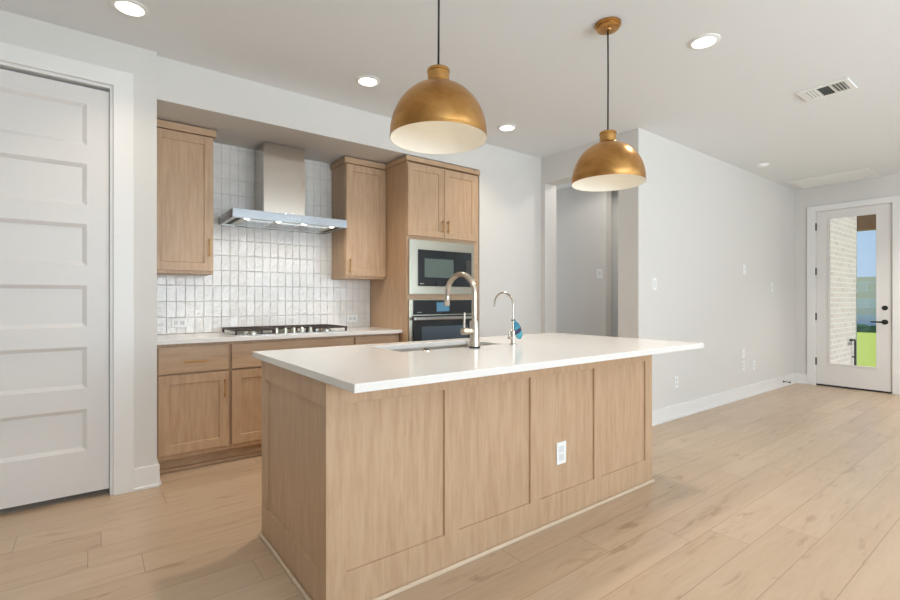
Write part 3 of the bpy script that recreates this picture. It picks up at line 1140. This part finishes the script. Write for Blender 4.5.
# faucet
fx, fy = 1.697, 2.008
fa = thing('kitchen_faucet', (fx, fy, .914), 'tall brushed nickel gooseneck kitchen faucet behind the sink edge', 'faucet')
bm = bmesh.new()
lathe(bm, [(0, 0), (.031, 0), (.031, .009), (.027, .010), (0, .0101)], (fx, fy, .9141), 32)
obj('base_ring', bm, M['black'], fa, smooth='auto')
bm = bmesh.new()
lathe(bm, [(0, .01), (.027, .01), (.027, .148), (.025, .152), (0, .152)], (fx, fy, .914), 32)
obj('faucet_body', bm, M['nickel'], fa, smooth='auto')
pts = [(fx, fy, 1.064), (fx, fy, 1.14), (fx, fy, 1.22)]
R = .125
for k in range(1, 19):
    a = math.pi * k / 18
    pts.append((fx, fy + R - R * math.cos(a), 1.222 + R * .85 * math.sin(a)))
pts.append((fx, fy + 2 * R + .002, 1.21))
bm = tube(bmesh.new(), pts, .0155, 18)
obj('spout', bm, M['nickel'], fa, smooth='auto')
bm = tube(bmesh.new(), [(fx, fy + 2 * R + .002, 1.21), (fx, fy + 2 * R + .003, 1.206), (fx, fy + 2 * R + .006, 1.15), (fx, fy + 2 * R + .006, 1.145)], [.0165, .0175, .0175, .015], 18)
obj('spray_head', bm, M['nickel'], fa, smooth='auto')
bm = tube(bmesh.new(), [(fx - .02, fy, 1.008), (fx - .085, fy, 1.008)], .019, 18)
tube(bm, [(fx - .074, fy, 1.02), (fx - .074, fy - .004, 1.112)], [.0065, .0055], 12)
obj('handle', bm, M['nickel'], fa, smooth='auto')

# air switch button at the sink edge
asw = thing('air_switch', (1.40, 2.048, .914), 'small round nickel button on the island countertop at the near sink edge', 'button')
bm = bmesh.new()
lathe(bm, [(0, 0), (.023, 0), (.023, .004), (.019, .007), (0, .007)], (1.40, 2.048, .9141), 24)
obj('collar', bm, M['nickel'], asw, smooth='auto')
bm = bmesh.new()
lathe(bm, [(0, .007), (.013, .007), (.013, .011), (.010, .013), (0, .013)], (1.40, 2.048, .9141), 20)
obj('button', bm, M['black'], asw, smooth='auto')

# filtered water faucet
qx, qy = 1.991, 2.003
wf = thing('drinking_water_faucet', (qx, qy, .914), 'small slim nickel drinking-water faucet with thin curved spout, right of the main faucet', 'faucet')
bm = bmesh.new()
lathe(bm, [(0, 0), (.022, 0), (.022, .006), (.013, .010), (.012, .06), (.014, .062), (.014, .085), (.009, .09), (0, .09)], (qx, qy, .9141), 24)
obj('faucet_body', bm, M['nickel'], wf, smooth='auto')
pts = [(qx, qy, 1.0), (qx, qy, 1.1), (qx, qy, 1.155)]
R = .08
for k in range(1, 17):
    a = math.pi * k / 16 * .98
    pts.append((qx, qy + R - R * math.cos(a), 1.157 + R * .85 * math.sin(a)))
pts.append((qx, qy + 2 * R, 1.135))
obj('spout', tube(bmesh.new(), pts, .0056, 12), M['nickel'], wf, smooth='auto')
bm = tube(bmesh.new(), [(qx - .01, qy, .958), (qx - .036, qy, .958)], .008, 12)
tube(bm, [(qx - .032, qy, .962), (qx - .032, qy, 1.0)], .0042, 10)
obj('handle', bm, M['nickel'], wf, smooth='auto')

# cloth tag on the small faucet
tg = thing('cloth_tag', (qx + .035, qy - .002, .945), 'teal and purple teardrop cloth tag hanging from the small drinking-water faucet', 'tag')
bm = bmesh.new()
N = 28
rings = []
for (s, hw) in ((0, .004), (.1, .012), (.25, .020), (.45, .027), (.65, .031), (.8, .029), (.92, .019), (1.0, .004)):
    cx = qx + .010 + .048 * s
    cz = 1.062 - .115 * s
    ring = []
    for k in range(N):
        a = 2 * math.pi * k / N
        u = hw * math.cos(a)
        w = .007 * (hw / .03) ** .5 * math.sin(a) + .004 * math.sin(s * 9 + u * 60)
        ring.append(bm.verts.new((cx + u * .93, qy - .006 + w, cz + u * .36)))
    rings.append(ring)
for a, b in zip(rings, rings[1:]):
    for k in range(N):
        bm.faces.new((a[k], b[k], b[(k + 1) % N], a[(k + 1) % N]))
bm.faces.new(list(reversed(rings[0])))
bm.faces.new(rings[-1])
bmesh.ops.recalc_face_normals(bm, faces=bm.faces)
ROOTS[tg.name] = Vector((qx + .01, qy - .002, 1.06))
tg.location = ROOTS[tg.name]
obj('cloth', bm, M['tag'], tg, smooth=True)
bm = bmesh.new()
prof = []
for k in range(24):
    a = 2 * math.pi * k / 24
    prof.append((qx + .0085 * math.cos(a), qy + .0085 * math.sin(a), 1.063 + .003 * math.cos(a)))
prof.append(prof[0])
tube(bm, prof, .0025, 8, caps=False)
tube(bm, [(qx + .0085, qy, 1.066), (qx + .012, qy - .004, 1.058)], .003, 8)
obj('hanging_loop', bm, M['rubber'], tg, smooth=True)

# ------------------------------------------------------------------ pendants
def pendant(x, y, zr, label):
    t = thing('pendant_lamp', (x, y, zr), label, 'pendant lamp', 'brass dome pendants over the island')
    bm = bmesh.new()
    lathe(bm, [(0, H - .038), (.018, H - .038), (.021, H - .033), (.058, H - .032), (.062, H - .029), (.062, H - .017), (.069, H - .016), (.072, H - .013), (.072, H - .0005), (0, H - .0005)], (x, y, 0), 40)
    obj('canopy', bm, M['aged_brass'], t, smooth='auto')
    bm = bmesh.new()
    bm.free()
    for a in (0.4, 3.54):
        bm = bmesh.new()
        lathe(bm, [(0, -.004), (.005, -.003), (.006, 0)], (x + .042 * math.cos(a), y + .042 * math.sin(a), H - .0325), 12)
        obj('canopy_screw', bm, M['aged_brass'], t, smooth=True)
    obj('cord', tube(bmesh.new(), [(x, y, H - .036), (x + .002, y, (H + zr) / 2 + .15), (x, y, zr + .295)], .0044, 10), M['rubber'], t, smooth=True)
    bm = bmesh.new()
    lathe(bm, [(0, .300), (.008, .300), (.009, .297), (.038, .295), (.046, .290), (.048, .284), (.048, .278), (.0455, .276), (.0455, .238), (.049, .236), (.052, .230)], (x, y, zr), 40)
    obj('socket_cap', bm, M['brass_polished'], t, smooth='auto')
    R0, hh = .202, .234
    outer, inner = [], []
    for k in range(0, 23):
        a = math.pi / 2 * k / 22
        outer.append((R0 * math.cos(a) ** .94 if k < 22 else 0, .012 + (hh - .012) * math.sin(a)))
    outer = [(R0 + .001, 0), (R0 + .001, .010), (R0 - .002, .012)] + outer[1:]
    bm = bmesh.new()
    lathe(bm, outer, (x, y, zr), 72)
    sh = obj('shade', bm, M['aged_brass'], t, smooth='auto')
    for k in range(0, 23):
        a = math.pi / 2 * k / 22
        inner.append(((R0 - .003) * math.cos(a) ** .94 if k < 22 else 0, .012 + (hh - .016) * math.sin(a)))
    inner = [(R0 + .001, 0), (R0 - .003, .0)] + inner
    bm = bmesh.new()
    lathe(bm, inner, (x, y, zr), 72)
    for f in bm.faces:
        f.normal_flip()
    obj('shade_lining', bm, M['lining'], sh, smooth='auto')
    bm = bmesh.new()
    lathe(bm, [(0, .084), (.012, .086), (.022, .093), (.028, .105), (.028, .116), (.021, .128), (.014, .138), (.013, .155), (0, .155)], (x, y, zr), 24)
    obj('bulb', bm, M['bulb'], t, smooth=True)
    bm = bmesh.new()
    lathe(bm, [(0, .15), (.018, .15), (.018, .222), (0, .222)], (x, y, zr), 20)
    obj('bulb_holder', bm, M['white_metal'], t, smooth='auto')
    light('pendant_glow', 'POINT', (x, y, zr + .03), 0.28, (1.0, .90, .76), shadow_soft_size=.03)
    light('pendant_beam', 'SPOT', (x, y, zr + .05), 15, (1.0, .92, .82), spot_size=D(128), spot_blend=.5, shadow_soft_size=.03)
    return t


pendant(1.154, 1.598, 1.851, 'brass dome pendant lamp nearer the pantry door, hanging over the left half of island')
pendant(2.345, 1.598, 1.845, 'brass dome pendant lamp nearer the patio door, hanging over the right half of island')

# ------------------------------------------------------------------ ceiling fixtures
cl0 = None
CAN_W = {(4.7, 3.15): 30, (.166, 3.063): 26, (1.583, 3.057): 116, (3.02, 3.114): 34, (7.1, 0.6): 180, (5.4, -0.9): 80}
cans = [((.166, 3.063), 'round recessed ceiling light near the pantry door'),
        ((1.583, 3.057), 'round recessed ceiling light in front of the range hood'),
        ((3.02, 3.114), 'round recessed ceiling light in front of the tall oven cabinet'),
        ((2.969, 1.352), 'round recessed ceiling light beyond the right-hand brass pendant'),
        ((1.0, -1.1), 'round recessed ceiling light behind the photographer'),  # this and the entries below are unseen, added to brighten the room
        ((3.2, -1.1), 'round recessed ceiling light in the living area behind the photographer'),
        ((5.4, -0.9), 'round recessed ceiling light in the middle of the living area'),
        ((4.7, 3.15), 'round recessed ceiling light inside the hallway opening'),  # added to light the hall wall and door casing
        ((7.1, 0.6), 'round recessed ceiling light in the living area nearest the patio wall')]  # added to lift the floor by the patio door
for (lx, ly), lab in cans:
    if cl0 is None:
        cl0 = thing('recessed_light', (lx, ly, H), lab, 'ceiling light', 'recessed ceiling lights')
        bm = bmesh.new()
        lathe(bm, [(.062, -.002), (.066, -.009), (.078, -.008), (.088, -.003), (.088, 0), (.062, 0)], (lx, ly, H), 48, closed=True)
        obj('trim_ring', bm, M['white_metal'], cl0, smooth='auto')
        bm = bmesh.new()
        lathe(bm, [(0, -.004), (.062, -.004), (.062, 0), (0, 0)], (lx, ly, H), 40)
        obj('lens', bm, M['lens'], cl0)
    else:
        dup(cl0, (lx, ly, H), lab)
    light('recessed_lamp', 'SPOT', (lx, ly, H - .012), CAN_W.get((lx, ly), 54), (1.0, .85, .69) if ly > 1 and lx < 4 else (1.0, .96, .91), spot_size=D(172 if lx == 4.7 else 116), spot_blend=.3 if lx == 4.7 else 1.0, shadow_soft_size=.06)

# supply register
vx0, vx1, vy0, vy1 = 4.25, 4.502, .954, 1.263
vt = thing('ceiling_vent', ((vx0 + vx1) / 2, (vy0 + vy1) / 2, H), 'white rectangular louvred air vent in the ceiling', 'vent')
obj('backing', B((vx0 + .03, vx1 - .03, vy0 + .03, vy1 - .03, H - .003, H - .0005)), M['vent_dark'], vt)  # dark sheet standing in for the shade behind the louvres
fr = .034
obj('frame', B((vx0, vx0 + fr, vy0, vy1, H - .012, H - .0003), (vx1 - fr, vx1, vy0, vy1, H - .012, H - .0003),
               (vx0 + fr, vx1 - fr, vy0, vy0 + fr, H - .012, H - .0003), (vx0 + fr, vx1 - fr, vy1 - fr, vy1, H - .012, H - .0003)), M['white_metal'], vt, bevel=.004)
L3 = (vy1 - vy0 - 2 * fr) / 3
for s in (1, 2):
    yy = vy0 + fr + s * L3
    obj('divider', B((vx0 + fr, vx1 - fr, yy - .004, yy + .004, H - .012, H - .003)), M['white_metal'], vt)


def blade(c, axis, length, tilt, w=.018):
    bm = bmesh.new()
    h = length / 2
    box(bm, -h, h, -w / 2, w / 2, -.0006, .0006)
    m = Matrix.Rotation(tilt, 4, 'X')
    if axis == 'Y':
        m = Matrix.Rotation(math.pi / 2, 4, 'Z') @ m
    bmesh.ops.transform(bm, matrix=Matrix.Translation(c) @ m, verts=bm.verts)
    return bm


xm = (vx0 + vx1) / 2
for k in range(4):
    yy = vy0 + fr + (k + .5) * L3 / 4
    obj('louvre', blade((xm, yy, H - .0095), 'X', vx1 - vx0 - 2 * fr, D(38), .013), M['white_metal'], vt)
    yy = vy0 + fr + 2 * L3 + (k + .5) * L3 / 4
    obj('louvre', blade((xm, yy, H - .0095), 'X', vx1 - vx0 - 2 * fr, D(-38), .013), M['white_metal'], vt)
for k in range(6):
    xx = vx0 + fr + (k + .5) * (vx1 - vx0 - 2 * fr) / 6
    obj('louvre', blade((xx, vy0 + fr + 1.5 * L3, H - .0095), 'Y', L3 - .01, D(-62), .012), M['vent_dark'], vt)  # middle louvres coloured dark as if in shade

# smoke detector, return grille
sd = thing('smoke_detector', (6.225, 2.18, H), 'small round white smoke detector on the ceiling near the right wall', 'smoke detector')
bm = bmesh.new()
lathe(bm, [(0, -.026), (.04, -.026), (.05, -.022), (.054, -.014), (.054, -.012)], (6.225, 2.18, H), 40)
obj('sensor_cap', bm, M['plastic'], sd, smooth='auto')
bm = bmesh.new()
lathe(bm, [(0, -.012), (.07, -.012), (.074, -.006), (.074, -.0003), (0, -.0003)], (6.225, 2.18, H), 40)
obj('base_plate', bm, M['plastic'], sd, smooth='auto')

rx0, rx1, ry0, ry1 = 7.39, 7.985, 1.468, 2.283
rg = thing('return_air_grille', ((rx0 + rx1) / 2, (ry0 + ry1) / 2, H), 'large white return air grille in the ceiling above the patio door', 'grille')
fr = .035
obj('frame', B((rx0, rx0 + fr, ry0, ry1, H - .01, H - .0003), (rx1 - fr, rx1, ry0, ry1, H - .01, H - .0003),
               (rx0 + fr, rx1 - fr, ry0, ry0 + fr, H - .01, H - .0003), (rx0 + fr, rx1 - fr, ry1 - fr, ry1, H - .01, H - .0003)), M['white_metal'], rg, bevel=.003)
obj('backing', B((rx0 + fr, rx1 - fr, ry0 + fr, ry1 - fr, H - .0025, H - .0005)), M['grille_back'], rg)
for k in range(13):
    xx = rx0 + fr + (k + .5) * (rx1 - rx0 - 2 * fr) / 13
    obj('louvre', blade((xx, (ry0 + ry1) / 2, H - .007), 'Y', ry1 - ry0 - 2 * fr, D(12), .026), M['white_metal'], rg)


# ------------------------------------------------------------------ switches and outlets
def plate_on(name, place, label, cat, kind, group=None, w=.072, h=.116, loc=None, extra=None):
    """place(u, v, d): u across, v up, d out from the wall; loc = wall point"""
    t = thing(name, loc, label, cat, group)

    def bx(u0, u1, v0, v1, d0, d1):
        bm = bmesh.new()
        a, b = Vector(place(u0, v0, d0)), Vector(place(u1, v1, d1))
        lo = [min(a[i], b[i]) for i in range(3)]
        hi = [max(a[i], b[i]) for i in range(3)]
        box(bm, lo[0], hi[0], lo[1], hi[1], lo[2], hi[2])
        return bm
    obj('cover_plate', bx(-w / 2, w / 2, -h / 2, h / 2, .0003, .006), M['plastic'], t, bevel=.002)
    if kind == 'rocker':
        obj('rocker', bx(-.017, .017, -.034, .034, .006, .009), M['plastic_grey'], t, bevel=.0015)
    elif kind == 'duplex':
        for s in (-.021, .021):
            r = obj('receptacle', bx(-.016, .016, s - .015, s + .015, .006, .0085), M['plastic_grey'], t, bevel=.002)
            for uu in (-.0065, .0065):
                obj('slot', bx(uu - .0012, uu + .0012, s - .004, s + .006, .0085, .0088), M['socket_slot'], r)
    elif kind == 'duplex_flat':
        for s in (-.021, .021):
            r = obj('receptacle', bx(s - .015, s + .015, -.016, .016, .006, .0085), M['plastic_grey'], t, bevel=.002)
            for uu in (-.0065, .0065):
                obj('slot', bx(s - .004, s + .006, uu - .0012, uu + .0012, .0085, .0092), M['socket_slot'], r)
    elif kind == 'blank':
        obj('jack', bx(-.009, .009, -.009, .009, .006, .0085), M['plastic_grey'], t, bevel=.001)
    elif kind == 'thermostat':
        obj('display', bx(-.022, .022, -.03, .03, .006, .0075), M['plastic_grey'], t)
    return t


def on_right(x, z):
    return (lambda u, v, d: (x + u, YR - d, z + v)), (x, YR, z)


for x, z, nm, lab, cat, kind in (
        (4.245, 1.332, 'light_switch', 'white rocker light switch on the right wall near the hallway corner', 'light switch', 'rocker'),
        (6.277, 1.549, 'wall_plate', 'white wall plate high on the right wall, highest of the plates', 'wall plate', 'blank'),
        (7.141, 1.352, 'light_switch', 'white light switch on the right wall, nearest the patio door', 'light switch', 'rocker'),
        (4.655, .361, 'power_outlet', 'white power outlet low on the right wall, just past the island end', 'outlet', 'duplex'),
        (6.248, .536, 'wall_plate', 'upper of two stacked white plates low on the right wall', 'wall plate', 'blank'),
        (6.248, .39, 'power_outlet', 'lower of two stacked white plates low on the right wall', 'outlet', 'duplex'),
        (6.558, .372, 'power_outlet', 'white power outlet low on the right wall, nearest the patio door', 'outlet', 'duplex')):
    pl, loc = on_right(x, z)
    plate_on(nm, pl, lab, cat, kind, loc=loc, group='plates on the right wall')


def on_tile(x, z):
    return (lambda u, v, d: (x + u, YNW - .0085 - d, z + v)), (x, YNW - .0085, z)


for x, z, lab in ((.51, 1.0, 'white power outlet on the tile backsplash, left of the cooktop'),
                  (1.985, 1.0, 'white power outlet on the tile backsplash, right of the cooktop')):
    pl, loc = on_tile(x + NX, z)
    plate_on('power_outlet', pl, lab, 'outlet', 'duplex_flat', group='outlets on the tile backsplash', loc=loc, w=.116, h=.072)

plate_on('thermostat', lambda u, v, d: (5.3 - d, 3.735 + u, 1.525 + v), 'small white thermostat on the hallway wall seen through the opening', 'thermostat', 'thermostat',
         loc=(5.3, 3.735, 1.525), w=.085, h=.115)

# door stop on the baseboard
ds = thing('door_stop', (7.515, YR - .014, .07), 'short black door stop on the right wall baseboard near the patio door', 'door stop')
bm = tube(bmesh.new(), [(7.515, YR - .014, .07), (7.515, YR - .024, .07), (7.515, YR - .0241, .07), (7.515, YR - .085, .068)], [.012, .012, .0055, .0055], 12)
obj('rod', bm, M['black'], ds, smooth='auto')
bm = tube(bmesh.new(), [(7.515, YR - .085, .068), (7.515, YR - .1, .068)], .011, 14)
obj('rubber_tip', bm, M['rubber'], ds, smooth='auto')

# ------------------------------------------------------------------ outside the patio door
struct(obj('ground_patio', B((X1 + .16, 9.95, -4, 4, -.16, -.06)), M['concrete']))
struct(obj('ground_lawn', B((9.95, 40, -25, 30, -.2, -.1)), M['grass']))
tag(obj('brick_wall', B((X1 + .16, 9.68, 2.06, 2.5, -.06, 2.9)), M['brick']), 'pale pink brick porch wall seen through the patio door glass', 'brick wall')
tag(obj('porch_beam', B((9.69, 9.9, -3.6, 2.4, 2.29, 2.8)), M['beam']), 'brown timber porch beam seen at the top of the patio door glass', 'beam')
tag(obj('porch_post', B((9.69, 9.9, -3.6, -3.4, -.1, 2.29)), M['beam']), 'post holding the far end of the porch beam', 'post')
tag(obj('stone_fence', B((25, 25.4, -12, 22, -.1, 2.12)), M['stone']), 'grey and tan stone fence behind the lawn outside', 'fence')
bm = bmesh.new()
random.seed(3)
box(bm, 24.3, 24.9, -12, 22, -.1, .18)
bmesh.ops.subdivide_edges(bm, edges=[e for e in bm.edges if e.calc_length() > 5], cuts=160)
for v in bm.verts:
    v.co += Vector((random.uniform(-.1, .1), random.uniform(-.05, .05), random.uniform(-.06, .06) if v.co.z > 0 else 0))
hg = tag(obj('low_hedge', bm, M['hedge']), 'dark green low hedge along the foot of the stone fence', 'hedge')
pp = thing('pipe_stub', (9.4, 2.02, -.06), 'black bent pipe standing against the brick porch wall', 'pipe')
bm = tube(bmesh.new(), [(9.4, 2.02, -.06), (9.4, 2.02, .52), (9.39, 2.02, .555), (9.36, 2.02, .57), (9.2, 2.02, .57)], .014, 12)
obj('pipe', bm, M['black'], pp, smooth='auto')
bm = tube(bmesh.new(), [(9.4, 2.02, .3), (9.4, 2.06, .3)], .012, 10)
tube(bm, [(9.17, 2.02, .57), (9.21, 2.02, .57)], .022, 12)
obj('valve', bm, M['black'], pp, smooth='auto')
